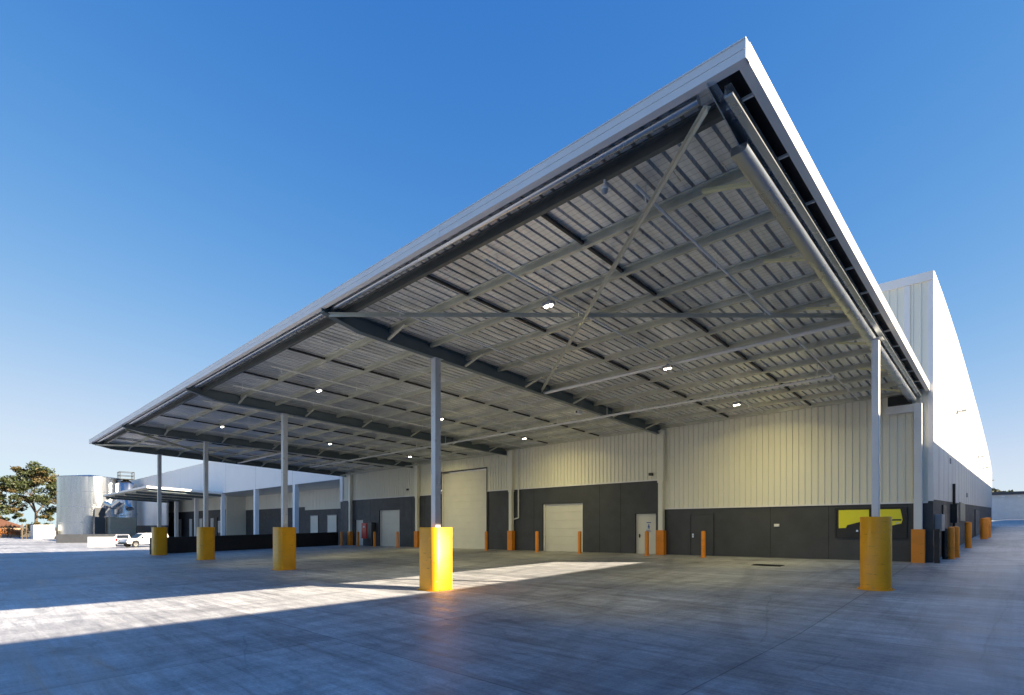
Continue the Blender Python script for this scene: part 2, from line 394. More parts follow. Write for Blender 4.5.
pdoor(-12.16,-10.92,.55,2.68,M['dark'],'charcoal personnel door matching the base panels', y=WY+.0)
pdoor(-44.29,-42.91,.28,2.64,M['door'],'pale personnel door beside the red hose cabinet')
# downpipes and conduits fixed to the wall
def downpipe(x, w=.30, top=7.05, zmid=4.4):
    mb = MB(); y0 = WY-.30
    mb.cbox(x-w/2-.05,x+w/2+.05,y0-.03,WY-.06,zmid,top,.012); mb.cbox(x-w/2,x+w/2,y0,WY-.06,g(x,WY-.3)+.02,zmid-.002,.012)
    mb.box(x-w/2-.03,x+w/2+.03,y0-.015,WY-.055,zmid-.09,zmid-.003)
    return mb.build('downpipe', M['cream'], wh)
for xx in (-13.62,-24.4,-34.6,-44.7): downpipe(xx, w=.26)
mb = MB(); mb.cbox(-2.98,-2.72,WY-.30,WY-.06,g(-3,25.7)+.02,6.75,.012); mb.box(-3.0,-2.70,WY-.31,WY-.055,3.02,3.08)
mb.box(-3.9,-2.981,WY-.28,WY-.08,6.45,6.75)
mb.build('downpipe', M['trim'], wh)
mb = MB(); mb.box(-3.8,-3.05,WY-.34,WY-.055,6.76,7.12); mb.build('opening_shade', M['bridging'], wh)  # dark box stands for the shaded opening between beam and pipe elbow
mb = MB(); mb.path([(-23.85,WY-.07,7.0),(-23.85,WY-.07,2.6),(-24.35,WY-.07,2.5)],.045); mb.build('conduit', M['pipewhite'], wh)
mb = MB()
mb.box(-36.09,-35.91,WY-.16,WY-.045,4.95,5.1); mb.build('wall_light', M['black'], wh); mb = MB()
mb.box(-14.3,-14.16,WY-.3,WY-.04,4.72,4.86)
mb.build('wall_light', M['black'], wh)
mb = MB(); mb.box(-8.12,-7.9,WY-.05,WY+.029,2.02,2.14); mb.build('socket_box', M['trim'], wh)
# side wall fittings
mb = MB(); mb.box(XR-.02,XR+.03,29.4,31.1,.72,2.95); d = mb.build('door', M['black'], wh); d['label']='black door in the side wall nearest the corner'
mb = MB(); mb.box(XR-.02,XR+.03,52.4,57.8,1.25,3.3); d = mb.build('door', M['black'], wh); d['label']='wide dark doorway far along the side wall'
mb = MB()
for k in range(9): mb.box(XR-.02,XR+.05,35.2,37.4,2.38+k*.085,2.43+k*.085)
mb.box(XR-.03,XR,35.1,37.5,2.3,3.2); mb.build('louvre', M['black'], wh)
mb = MB(); mb.box(XR-.02,XR+.06,38.0,41.6,2.35,3.35); mb.build('side_panel', M['beige'], wh)
mb = MB(); mb.tube((XR+.08,33.8,1.9),(XR+.08,33.8,4.1),.06,10); mb.box(XR-.02,XR+.22,33.4,34.3,2.2,3.1); mb.build('vent_pipe', M['black'], wh)
mb = MB(); mb.cbox(XR-.02,XR+.22,26.6,27.7,1.85,2.5,.02); mb.build('meter_box', M['grey'], wh)
for yy,zz in ((36.5,7.9),(56,7.4),(64,7.15),(78,6.9)):
    mb = MB(); mb.box(XR,XR+.05,yy-.1,yy+.1,zz,zz+.25); mb.tube((XR+.05,yy,zz+.12),(XR+.25,yy,zz+.15),.03,8); mb.box(XR+.2,XR+.4,yy-.12,yy+.12,zz+.10,zz+.2)
    mb.build('wall_light', M['grey'], wh)
mb = MB(); mb.box(XR,XR+.04,32.7,33.0,5.0,5.25); mb.build('vent', M['grey'], wh)
mb = MB(); mb.box(XR,XR+.05,43.5,44,3.85,4.1); mb.build('vent', M['grey'], wh)

# yellow board in the base wall
sb = thing('sign_board', 'black framed yellow board behind the rightmost yellow column guard', 'sign', (-4.35,WY,1.4))
mb = MB(); mb.box(-5.70,-3.22,WY-.015,WY+.03,1.55,2.79); mb.build('frame', M['darker'], sb)
for x0,x1,z0,z1 in ((-5.70,-3.22,2.74,2.79),(-5.70,-3.22,1.55,1.60),(-5.70,-5.65,1.60,2.74),(-3.27,-3.22,1.60,2.74)):
    mb = MB(); mb.box(x0,x1,WY-.045,WY-.016,z0,z1); mb.build('frame_edge', M['black'], sb)
mb = MB(); mb.prism([(-5.56,1.95),(-5.30,1.96),(-5.24,2.08),(-4.79,2.21),(-4.48,2.3),(-4.48,2.71),(-5.56,2.71)],'y',WY-.024,WY-.018); mb.build('yellow_panel', M['signyellow'], sb)
mb = MB(); mb.prism([(-4.38,2.25),(-4.1,2.05),(-3.7,2.06),(-3.40,2.14),(-3.36,2.29),(-3.43,2.71),(-4.38,2.71)],'y',WY-.024,WY-.018); mb.build('yellow_panel', M['signyellow'], sb)
mb = MB(); mb.prism([(-3.95,2.25),(-3.40,2.25),(-3.39,2.31),(-3.95,2.31)],'y',WY-.031,WY-.025); mb.build('dark_stripe', M['black'], sb)
mb = MB(); mb.prism([(-3.62,2.11),(-3.47,2.15),(-3.44,2.19),(-3.55,2.18)],'y',WY-.031,WY-.025); mb.build('white_mark', M['wallwhite'], sb)
mb = MB(); mb.box(-4.93,-4.85,WY-.031,WY-.016,1.80,1.88); mb.build('latch', M['bright'], sb)

# ------------------------------------------------------------------ the big canopy
CX0, CX1, CF, CB = -46.0, -2.5, 6.93, 25.93
def zc(x, y): return 8.13 - .0365*(y-CF) + .0055*(x+2.5)
class ZB(MB):
    """boxes whose z is measured from the sloping roof plane"""
    def zbox(s, x0,x1,y0,y1,d0,d1, f=None):
        f = f or zc
        s.hexa([(x,y,f(x,y)+d) for d in (d0,d1) for x,y in ((x0,y0),(x1,y0),(x1,y1),(x0,y1))])
cn = thing('loading_canopy', 'huge flat steel canopy on tall columns along the front of the warehouse', 'canopy', (-24,16,0))
def roof_sheet(parent, x0,x1,y0,y1,f,mat,pitch=.27,dz=-.115,n=8):
    mb = MB(); prof = []; x = x0
    while x+pitch < x1+.001:
        prof += [(x,0),(x+pitch*.76,0),(x+pitch*.78,.10),(x+pitch*.98,.10)]; x += pitch
    prof.append((x1,0)); n2 = len(prof); ys_ = (y0,(y0+y1)/2,y1); vs = []
    for y in ys_: vs += [(px,y,f(px,y)+dz+pz) for px,pz in prof]
    mb.add(vs, [(k*n2+i,k*n2+i+1,(k+1)*n2+i+1,(k+1)*n2+i) for k in range(2) for i in range(n2-1)])
    mb.hexa([(x,y,f(x,y)+d) for d in (dz+.105,dz+.115) for x,y in ((x0,y0),(x1,y0),(x1,y1),(x0,y1))])
    return mb.build('roof_sheet', mat, parent)
roof_sheet(cn, CX0+.05, CX1-.05, CF+.05, CB, zc, M['deck'])
mb = ZB()
def fascia_x(mb, x0,x1,y, f, s=-1):   # along x, facing -y
    mb.zbox(x0,x1,y,y+.03,-.112,0,f); mb.zbox(x0,x1,y+.012,y+.03,-.124,-.112,f); mb.zbox(x0,x1,y,y+.03,-.236,-.124,f)
    mb.zbox(x0,x1,y+.03,y+.13,-.236,-.22,f); mb.zbox(x0,x1,y-.01,y+.1,0,.02,f)
fascia_x(mb, CX0, CX1, CF, zc); mb.build('front_fascia', M['trim'], cn)
for k in range(7):
    x = -8.6-6.1*k; mb = ZB(); mb.zbox(x-.05,x+.05,CF-.004,CF-.0005,-.234,-.003); mb.build('fascia_joint', M['trim'], cn)
for nm, xa, sg_ in (('side_fascia',CX1,1),('side_fascia',CX0,-1)):
    mb = ZB()
    def X(a): return xa - sg_*a
    lo = lambda a,b: (min(X(a),X(b)), max(X(a),X(b)))
    mb.zbox(*lo(0,.03),CF+.031,CB,-.112,0); mb.zbox(*lo(.012,.03),CF+.031,CB,-.124,-.112); mb.zbox(*lo(0,.03),CF+.031,CB,-.236,-.124)
    mb.zbox(*lo(.03,.13),CF+.131,CB,-.236,-.22); mb.zbox(*lo(-.01,.1),CF+.101,CB,0,.02)
    mb.build(nm, M['trim'], cn)
mb = ZB(); mb.tube((CX0+.35,7.24,zc(CX0,7.24)-.18),(-13.75,7.24,zc(-13.7,7.24)-.18),.065,14); mb.tube((-13.45,7.24,zc(-13.4,7.24)-.18),(-3.25,7.24,zc(-3.2,7.24)-.18),.065,14)
mb.build('front_tube', M['bright'], cn)
# rafters: x at the front tip and at the wall, mildly following the column set-out
RAF = [(-3.02,-3.02),(-13.55,-13.75),(-25.1,-24.9),(-36.6,-35.3),(-45.2,-45.6)]
def rx(i,y): a,b2 = RAF[i]; return a+(b2-a)*(y-6.9)/19.
def rafter(i, mat, fl=.2):
    mb = MB(); top,bot = -.13,-.545
    if i == 0: bot = -.575
    ysr = [6.98,8.1,25.9]; bots = [-.34,bot,bot] if i else [-.30,-.47,bot]
    if i == 0: bots_c = [0,-.56,-.60]
    for k in range(2):
        y0,y1 = ysr[k],ysr[k+1]; x0,x1 = rx(i,y0),rx(i,y1); b0,b1 = bots[k],bots[k+1]
        def pr(w,u0,l0,u1,l1):
            mb.hexa([(x0-w,y0,zc(x0,y0)+l0),(x0+w,y0,zc(x0,y0)+l0),(x1+w,y1,zc(x1,y1)+l1),(x1-w,y1,zc(x1,y1)+l1),
                     (x0-w,y0,zc(x0,y0)+u0),(x0+w,y0,zc(x0,y0)+u0),(x1+w,y1,zc(x1,y1)+u1),(x1-w,y1,zc(x1,y1)+u1)])
        pr(.008,top-.018,b0+.018,top-.018,b1+.018); pr(fl/2,b0+.017,b0,b1+.017,b1) if i else None; pr(fl/2 if i else .05,top,top-.017,top,top-.017)
        if i == 0 and k == 1:   # rolled bottom chord
            pf = [(-.12,.0),(.04,.0),(.075,.01),(.10,.03),(.115,.06),(.12,.11),(.10,.125),(-.115,.125),(-.125,.01)]; m_ = len(pf); b0,b1 = bots_c[1],bots_c[2]
            mb.add([(x0+a,y0,zc(x0,y0)+b0+c) for a,c in pf]+[(x1+a,y1,zc(x1,y1)+b1+c) for a,c in pf],[(q,q+m_,(q+1)%m_+m_,(q+1)%m_) for q in range(m_)],True)
            mb.add([(x0+a,y0,zc(x0,y0)+b0+c) for a,c in pf],[tuple(range(m_))])
    return mb.build('rafter', mat, cn)
for i in range(5): rafter(i, M['bright'] if i == 0 else M['beam'], .22 if i == 0 else .2)
# purlins between the rafters, flush with them; stub outriggers past the end ones
PY = [7.58+1.52*k for k in range(12)]+[25.78]
ends = [(-45.8,None)]
for k,y in enumerate(PY):
    bounds = [CX0+.18]+[rx(i,y) for i in (4,3,2,1,0)]+[CX1-.14]
    dark = (k == 0)
    for j in range(6):
        a = bounds[j] + (.012 if j else 0); b2 = bounds[j+1] - (.012 if j < 5 else 0)
        if b2-a < .1: continue
        dp = .29 if dark else .255
        if j == 5:
            mb = ZB(); mb.zbox(a,b2,y,y+.03,-.232,-.19); mb.build('outrigger', M['trim'], cn); continue
        mb = ZB(); mb.zbox(a,b2,y,y+.012,-dp,-.105); mb.zbox(a,b2,y+.012,y+.09,-dp,-dp+.012); mb.zbox(a,b2,y-.10,y,-.13,-.118); mb.zbox(a,b2,y-.10,y-.088,-.155,-.13); mb.zbox(a,b2,y+.08,y+.092,-dp+.012,-dp+.035)
        o = mb.build('outrigger' if j in (0,5) else 'purlin', M['trim'] if j in (0,5) else M['shadepurlin'] if dark else M['purlin'], cn)
mb = ZB(); mb.zbox(-2.87,-2.76,CF+.25,25.88,-.40,-.37); mb.zbox(-2.87,-2.858,CF+.25,25.88,-.37,-.24); mb.zbox(-2.87,-2.78,CF+.25,25.88,-.24,-.233)
mb.build('edge_channel', M['bright'], cn)
mb = ZB(); mb.zbox(rx(0,16)+.02,CX1-.031,CF+.14,CB-.02,-.125,-.112); mb.build('edge_shade_panel', M['black'], cn)  # black panel stands for the shade under the sheet in the edge gap
# bridging lines
bays = [(0,1),(1,2),(2,3),(3,4)]
for i,j in bays:
    for t in (1/3.,2/3.):
        x = lerp(rx(i,16),rx(j,16),t)
        mb = ZB(); mb.zbox(x-.03,x+.03,PY[0]+.1,25.7,-.20,-.14); mb.build('bridging', M['bridging'], cn)
# branch pipes
for x in [-4.7-3.62*k for k in range(11)]:
    mb = MB(); y0,y1 = 8.0,25.2
    mb.tube((x,y0,zc(x,y0)-.34),(x,y1,zc(x,y1)-.34),.026,8)
    for k in range(6):
        y = y0+.35+3.0*k; mb.tube((x,y,zc(x,y)-.34),(x,y,zc(x,y)-.47),.014,6); mb.tube((x,y,zc(x,y)-.11),(x,y,zc(x,y)-.34),.008,6)
    mb.build('sprinkler_branch', M['pipewhite'], cn)
# long main pipe with droppers
mb = MB(); y = 20.4
mb.tube((-4.5,y,zc(-4.5,y)-.62),(-41.5,y,zc(-41.5,y)-.62),.05,12)
for k in range(14):
    x = -5-2.8*k; mb.tube((x,y,zc(x,y)-.11),(x,y,zc(x,y)-.62),.014,6)
mb.build('sprinkler_main', M['pipewhite'], cn)
# struts and cross bracing in the two end bays
for i,j in ((0,1),(3,4)):
    mb = MB(); y = 16.3; a,b2 = rx(i,y),rx(j,y)
    mb.tube((a-.02,y,zc(a,y)-.46),(b2+.02,y,zc(b2,y)-.46),.055,12); mb.build('strut', M['pipewhite'], cn)
    for (pa,ya),(pb,yb) in (((i,7.15),(j,16.1)),((j,7.15),(i,16.1))):
        xa,xb = rx(pa,ya),rx(pb,yb); dz = -.40 if pa == i else -.33
        s_ = -.07 if xa > xb else .07
        mb = MB(); A = (xa+s_,ya,zc(xa,ya)+dz); B = (xb-s_,yb,zc(xb,yb)+dz)
        mb.bar(A,B,.10,.012); mb.bar((A[0],A[1],A[2]-.05),(B[0],B[1],B[2]-.05),.012,.09); mb.build('cross_brace', M['brace'], cn)
mb = MB(); y = 25.2
mb.tube((-24.9,y,zc(-24.9,y)-.5),(-45.4,y,zc(-45.4,y)-.5),.05,10); mb.build('strut', M['brace'], cn)
# fly braces
for i in range(5):
    for k in range(1,12,2):
        y = PY[k]+.02; x = rx(i,y)
        for s_ in ((-1,) if i == 0 else (1,) if i == 4 else (1,-1)):
            if s_ == -1 and i and k%4 == 1: continue
            mb = MB(); mb.bar((x+s_*.12,y-.12,zc(x,y)-.50),(x+s_*.95,y-.12,zc(x+s_*.95,y)-.27),.085 if i == 0 else .07,.05); mb.build('fly_brace', M['flybrace'] if i == 0 else M['brace'], cn)
# columns
COLS = [(-2.90,17.75,0),(-13.62,10.9,1),(-25.15,11.1,2),(-36.4,11.2,3),(-44.95,10.8,4)]
for cx,cy,i in COLS:
    x = cx; zb = zc(x,cy)-.546; z0 = g(cx,cy)
    mb = MB(); w = .088 if i == 0 else .115
    mb.cbox(x-w,x+w,cy-w,cy+w,z0-.05,zb-.012,.015); mb.box(x-.17,x+.17,cy-.17,cy+.17,zb-.011,zb-.001)
    c = mb.build('column', M['trim'] if i == 0 else M['colsteel'], cn)
# yellow guards round the columns
GL = {0:'tall yellow column guard in front of the yellow board, nearest the building corner',
      1:'bright yellow column guard half in the strip of sunlight',
      2:'shaded yellow column guard just left of the sunlit one',
      3:'yellow column guard, second from the left, before the black low wall',
      4:'leftmost yellow column guard, beside the white utility truck'}
for cx,cy,i in COLS:
    z0 = g(cx,cy)
    t = thing('column_guard', GL[i], 'column guard', (cx,cy,z0), 0, 'yellow guards round the canopy columns')
    hx,hy,r,H = .43,.43,.2,1.99
    if i == 0: hx = hy = .365; r = .33
    ring = []
    for qx,qy,a0 in ((1,1,0),(-1,1,90),(-1,-1,180),(1,-1,270)):
        for k in range(7):
            a = R(a0+15*k); ring.append((qx*(hx-r)+r*math.cos(a), qy*(hy-r)+r*math.sin(a)))
    n = len(ring); mb = MB()
    lev = [(0,-.08),(0,H-.012),(-.012,H)]
    vs = [((1+d/hx)*px,(1+d/hy)*py,z) for d,z in lev for px,py in ring]
    mb.add(vs,[(k*n+q,k*n+(q+1)%n,(k+1)*n+(q+1)%n,(k+1)*n+q) for k in range(2) for q in range(n)],True)
    inn = [((px*.93),(py*.93)) for px,py in ring]
    m2 = [(px*(1-.012/hx),py*(1-.012/hy),H) for px,py in ring]+[(px,py,H) for px,py in inn]+[(px,py,H-.1) for px,py in inn]
    mb.add(m2,[(q,(q+1)%n,n+(q+1)%n,n+q) for q in range(n)]+[(n+q,n+(q+1)%n,2*n+(q+1)%n,2*n+q) for q in range(n)]+[tuple(range(2*n,3*n))])
    mb.build('shell', M['yellow'], t, local=True)
    mb = MB()
    for zz in (.35,1.0,1.65):
        for s_ in (-1,1):
            mb.tube((s_*.02*0+ s_*hx*.55,-hy-.012,zz),(s_*hx*.55,-hy+.02,zz),.016,8)
            mb.tube((hx-.02,s_*hy*.5,zz),(hx+.012,s_*hy*.5,zz),.016,8)
    if i: mb.build('bolts', M['yellow'], t, local=True)
    mb = MB(); n = len(ring)
    fl = [((1+d/hx)*px,(1+d/hy)*py,z) for d,z in ((.002,-.05),(.07,-.05),(.07,.012),(.002,.012)) for px,py in ring]
    mb.add(fl,[(k*n+q,k*n+(q+1)%n,((k+1)%4)*n+(q+1)%n,((k+1)%4)*n+q) for k in range(4) for q in range(n)])
    for k in range(8):
        a = math.pi*k/4+.39; rr = hx+.03 if i == 0 else (hx+.035)/max(abs(math.cos(a)),abs(math.sin(a)))*.97
        mb.tube((rr*math.cos(a),rr*math.sin(a),.01),(rr*math.cos(a),rr*math.sin(a),.035),.016,6)
    mb.build('base_flange', M['yellow'], t, local=True)

# hanging lamps: one built, the rest copied
def make_lamp():
    t = thing('hanging_lamp','','lamp')
    mb = MB(); mb.tube((0,0,.14),(0,0,.52),.012,6); mb.build('hanger', M['galv'], t, local=True)
    mb = MB(); mb.cbox(-.24,.24,-.13,.13,.03,.12,.02); mb.tube((0,0,.12),(0,0,.17),.06,12); mb.build('housing', M['grey'], t, local=True)
    for s_ in (-1,1):
        mb = MB(); mb.lathe([(.0,-.005),(.06,.0),(.075,.03)],(s_*.12,0,0),14); mb.build('lens', M['lamp'], t, local=True)
    li = bpy.data.lights.new('lamp_light','SPOT'); li.energy = 140; li.color = (1,.84,.34); li.spot_size = R(130); li.spot_blend = 1.; li.shadow_soft_size = .12
    lo = bpy.data.objects.new('lamp_light', li); COL.objects.link(lo); lo.parent = t; lo.location = (0,0,-.03); lo.rotation_euler = (R(36),0,0)
    return t
lamp0 = make_lamp(); first = True
rows = {10.1:'front row',16.15:'middle row',22.0:'row nearest the wall'}
baysn = {-8.3:'first bay from the right',-19.8:'second bay from the right',-30.3:'third bay from the right'}
for x,bn_ in baysn.items():
    for y,rn in rows.items():
        t = lamp0 if first else copy_tree(lamp0); first = False
        t.location = (x,y,zc(x,y)-.66); t.scale = (.62,.62,1)
        tag(t, 'lit lamp under the canopy, %s, %s' % (bn_,rn), 'lamp', 'lit lamps hanging under the canopy')
# dome camera hanging near the front edge
t = thing('security_camera','white dome camera hanging just behind the canopy front edge','camera',(-5.05,7.62,zc(-5.05,7.62)-.29))
mb = MB(); mb.tube((0,0,0),(0,0,-.14),.03,10); mb.lathe([(.03,-.14),(.085,-.15),(.085,-.24)],(0,0,0),16); mb.build('mount', M['trim'], t, local=True)
mb = MB(); mb.lathe([(.084,-.24),(.06,-.31),(.0,-.335)],(0,0,0),16); mb.build('dome', M['grey'], t, local=True)
t.scale = (.7,.7,.7)
t = thing('security_camera','small white box camera under the second rafter from the right','camera',(-13.85,18.9,zc(-13.7,18.9)-.56))
mb = MB(); mb.cbox(-.1,.1,-.16,.16,-.2,-.06,.02); mb.tube((0,0,-.06),(0,0,.0),.03,8); mb.build('body', M['trim'], t, local=True)
mb = MB(); mb.tube((0,-.16,-.13),(0,-.175,-.13),.05,12); mb.build('lens', M['black'], t, local=True)

# ------------------------------------------------------------------ bollards, guards, cabinets
def bollard(x,y,label,h=1.27,r=.105,mat='orange',name='bollard',group='orange bollards along the warehouse'):
    mb = MB(); z0 = g(x,y); mb.lathe([(r,-.1),(r,h-.06),(r*.85,h-.02),(r*.5,h),(0,h+.005)],(x,y,z0),16)
    mb.lathe([(r+.05,-.02),(r+.05,.012),(r,.014)],(x,y,z0),16)
    o = mb.build(name, M[mat]); return tag(o,label,'bollard',group)
yb = 25.0
def bx(px):  # set-out of the bollard row along the wall
    return px
bollard(-11.0,yb,'orange bollard in front of the charcoal personnel door')
bollard(-14.0,yb,'orange bollard in front of the door with the notice')
bollard(-18.26,yb,'orange bollard at the right jamb of the middle roller door')
bollard(-21.46,yb,'orange bollard at the left jamb of the middle roller door')
bollard(-25.91,yb,'orange bollard at the right jamb of the very tall roller door')
bollard(-36.09,yb,'orange bollard at the right jamb of the leftmost roller door')
bollard(-39.41,yb,'orange bollard between the red hose cabinet and the leftmost roller door')
bollard(-42.01,yb,'orange bollard in front of the pale door beside the hose cabinet')
bollard(-44.83,yb,'leftmost orange bollard, at the end of the black low wall')
bollard(-2.04,28.17,'front one of two touching orange bollards round the building corner', h=1.3,r=.12)
bollard(-1.96,29.2,'rear one of two touching orange bollards round the building corner', h=1.3,r=.13)
bollard(-1.95,36.6,'single orange bollard midway along the side wall', h=1.35,r=.14)
bollard(-1.74,47.8,'nearer of the two farthest orange bollards by the dark doorway', h=1.4,r=.2)
bollard(-1.67,50.5,'farthest orange bollard along the side wall', h=1.4,r=.2)
bollard(-2.2,27.9,'low black bollard beside the touching orange pair', h=1.25,r=.10,mat='black',group='black posts at the building corner')
def pguard(x,label,w=.42,h=1.28):
    y1 = WY-.05; y0 = y1-.30; z0 = g(x,25.7)
    t = thing('pipe_guard',label,'pipe guard',(x,y0,z0),0,'orange steel guards round the downpipes')
    mb = MB(); mb.cbox(x-w/2,x+w/2,y0,y0+.03,z0-.05,z0+h,.006); mb.build('front_plate', M['orange'], t)
    for s_ in (-1,1):
        mb = MB(); a = x+s_*w/2; mb.box(min(a,a-s_*.03),max(a,a-s_*.03),y0+.031,y1,z0-.05,z0+h-.005); mb.build('side_plate', M['orange'], t)
pguard(-13.62,'orange downpipe guard right of the door with the notice')
pguard(-24.4,'orange downpipe guard between the tall and the middle roller doors')
pguard(-34.6,'orange downpipe guard half hidden by the sunlit yellow guard')
pguard(-44.7,'leftmost orange downpipe guard at the far end of the wall')
pguard(-2.84,'orange downpipe guard at the right corner of the building')
t = thing('corner_post','square black post hard against the building corner','post',(-2.2,25.5,g(-2.2,25.5)))
mb = MB(); z0 = g(-2.2,25.5); mb.cbox(-2.36,-2.2,25.78,25.95,z0-.05,z0+1.3,.01); mb.build('shaft', M['darker'], t)
t = thing('hose_cabinet','red fire hose cabinet on the charcoal wall','cabinet',(-42.0,WY,.9))
mb = MB(); mb.cbox(-42.45,-41.55,WY-.42,WY+.02,1.0,2.35,.03); mb.build('case', M['red'], t)
mb = MB(); mb.box(-42.36,-41.64,WY-.44,WY-.421,1.08,2.27); mb.build('door', M['red'], t)
mb = MB(); mb.box(-42.15,-41.85,WY-.446,WY-.441,1.95,2.1); mb.build('notice', M['wallwhite'], t)
t = thing('switch_cabinet','dark grey cabinet on a post right of the red hose cabinet','cabinet',(-41.0,WY-.2,.3))
mb = MB(); mb.cbox(-41.5,-40.85,WY-.4,WY-.02,1.0,2.4,.03); mb.build('case', M['charcoal'], t)
mb = MB(); mb.box(-41.13,-40.97,WY-.28,WY-.12,.2,.999); mb.build('post', M['charcoal'], t)
# drain grate
t = thing('drain_grate','black slotted drain grate in the concrete before the wall','drain',(-7.3,22.6,g(-7.3,22.6)))
z0 = g(-7.3,22.6); mb = MB()
mb.hexa([(x,y,g(x,y)+d) for d in (.0,.014) for x,y in ((-7.85,22.3),(-6.75,22.3),(-6.75,22.85),(-7.85,22.85))]); mb.build('frame', M['joint'], t)
mb = MB()
for k in range(14):
    x = -7.79+.075*k; mb.box(x,x+.03,22.34,22.81,z0+.02,z0+.034)
mb.build('bars', M['bridging'], t)

# ------------------------------------------------------------------ dock wing on the left
wg = thing('dock_wing','lower left wing with white parapet on white posts over recessed loading docks','building',(-92,28,0))
WGY = 27.9
mb = MB(); mb.box(-140,XL-.02,WGY,WGY+.3,6.88,11.75); mb.box(-140,-111.6,WGY+.002,WGY+.3,2.3,6.88); mb.box(-140.05,XL-.02,WGY-.05,WGY+.35,11.75,11.85); mb.build('parapet', M['parapet'], wg)
mb = MB(); mb.box(-140,-111.6,WGY+.03,WGY+.3,-.3,2.3); mb.build('front_base', M['dark'], wg)
mb = MB()
for k in range(9):
    x = -50.5-10.6*k; mb = MB(); mb.box(x-.02,x+.02,WGY-.006,WGY-.001,6.9,11.74); mb.build('parapet_joint', M['grey'], wg)
mb = MB(); mb.box(XL-.55,XL-.02,WY+.0,WGY+.3,4.4,6.95); mb.build('corner_panel', M['white'], wg)
mb = MB(); mb.box(XL-.5,XL-.05,WY+.05,WGY+.25,-.3,4.39); mb.build('corner_base', M['dark'], wg)
for x in (-60.7,-72.0,-84.0,-95.8,-106.4):
    mb = MB(); mb.cbox(x-.28,x+.28,WGY-.05,WGY+.45,-.3,6.88,.02); mb.build('post', M['parapet'], wg)
for a_,b_,zt,yb_ in ((-70.7,XL-.6,4.28,34),(-91.5,-70.72,4.72,34),(-129,-91.52,4.8,31)):
    mb = MB(); ribs(mb,a_,b_,zt,6.88,y=yb_,pitch=.4); mb.build('back_cladding', M['cream'], wg)
    mb = MB(); mb.box(a_,b_,yb_+.03,yb_+.3,-.3,zt); mb.build('back_base', M['dark'], wg)
mb = MB(); mb.box(-91.52,-91.3,31.06,34.02,-.3,6.88); mb.build('return_wall', M['cream'], wg)
mb = MB(); mb.box(-140,XL-.6,WGY+.3,70,6.9,7.1); mb.box(-140,XL-.6,WGY+.4,70,11.3,11.45); mb.box(-140,-139.7,WGY+.3,70,-.3,11.3); mb.build('roof', M['galv'], wg)
for x0,x1 in ((-68.9,-66.9),(-64.3,-62.1)):
    mb = MB(); mb.box(x0,x1,33.93,33.95,1.2,3.45); w_ = mb.build('window', M['door'], wg)
    mb = MB(); mb.box(x0-.08,x1+.08,33.90,33.929,3.46,3.54); mb.box(x0-.08,x0-.01,33.90,33.929,1.2,3.46); mb.build('frame', M['grey'], w_)
for x0,x1 in ((-115.8,-113.2),(-109.4,-106.3),(-103.9,-100.8),(-98.3,-95.0)):
    mb = MB(); mb.box(x0,x1,30.88,31.02,.1,3.6); d = mb.build('dock_door', M['black'], wg)
    mb = MB(); mb.box(x0+.5,x0+1.9,30.80,30.875,.1,3.45); mb.build('strip_curtain', M['wallwhite'], d)
t = thing('control_panel','white control box beside the third white post of the wing','cabinet',(-85,28.6,1.2))
mb = MB(); mb.cbox(-86.4,-85.2,28.2,28.6,1.2,2.9,.03); mb.build('case', M['wallwhite'], t)
mb = MB(); mb.box(-86.3,-85.3,28.17,28.198,1.3,2.8); mb.build('door', M['grey'], t)

# smaller canopy on the wing
def zc2(x,y): return 7.42 - .045*(y-18.6) + .0035*(x+83.4)
c2 = thing('dock_canopy','small flat canopy with dark underside projecting from the left wing','canopy',(-97,23,0))
roof_sheet(c2,-111,-83.5,18.65,27.85,zc2,M['galv'],pitch=.5,dz=-.12)
mb = ZB(); fascia_x(mb,-111,-83.4,18.6,zc2); mb.zbox(-83.43,-83.4,18.631,27.85,-.3,0,zc2); mb.zbox(-111.03,-111,18.6,27.85,-.3,0,zc2); mb.build('fascia', M['trim'], c2)
for x in (-84.0,-90.6,-97.2,-103.8,-110.5):
    mb = ZB(); mb.zbox(x-.1,x+.1,18.9,27.84,-.62,-.33,zc2); mb.build('rafter', M['beam'], c2)
for k in range(7):
    y = 19.1+1.35*k; mb = ZB(); mb.zbox(-110.9,-83.6,y,y+.08,-.325,-.13,zc2); mb.build('purlin', M['purlin'], c2)

# low walls
def low_wall(label, p0, p1, h, t_, mat, z0=None, cap=None):
    a = Vector((p0[0],p0[1],0)); b2 = Vector((p1[0],p1[1],0)); d = (b2-a).normalized(); n = Vector((-d.y,d.x,0))*t_/2
    mb = MB(); za = g(*p0) if z0 is None else z0; zb = g(*p1) if z0 is None else z0
    q = [a-n,b2-n,b2+n,a+n]; zz = [za,zb,zb,za]
    mb.hexa([(p.x,p.y,z-.3) for p,z in zip(q,zz)]+[(p.x,p.y,z+h) for p,z in zip(q,zz)])
    o = mb.build('low_wall', M[mat]); return tag(o,label,'wall')
low_wall('long black low wall between the leftmost yellow guards and the warehouse corner',(-46.6,10.6),(-46.6,25.6),1.22,.25,'darker')
low_wall('charcoal low wall in front of the silver tank',(-96.4,11),(-92.5,18.5),1.2,.25,'charcoal')
low_wall('short white rendered wall left of the white utility truck',(-74.6,11.2),(-72.7,13.2),1.12,.25,'wallwhite')

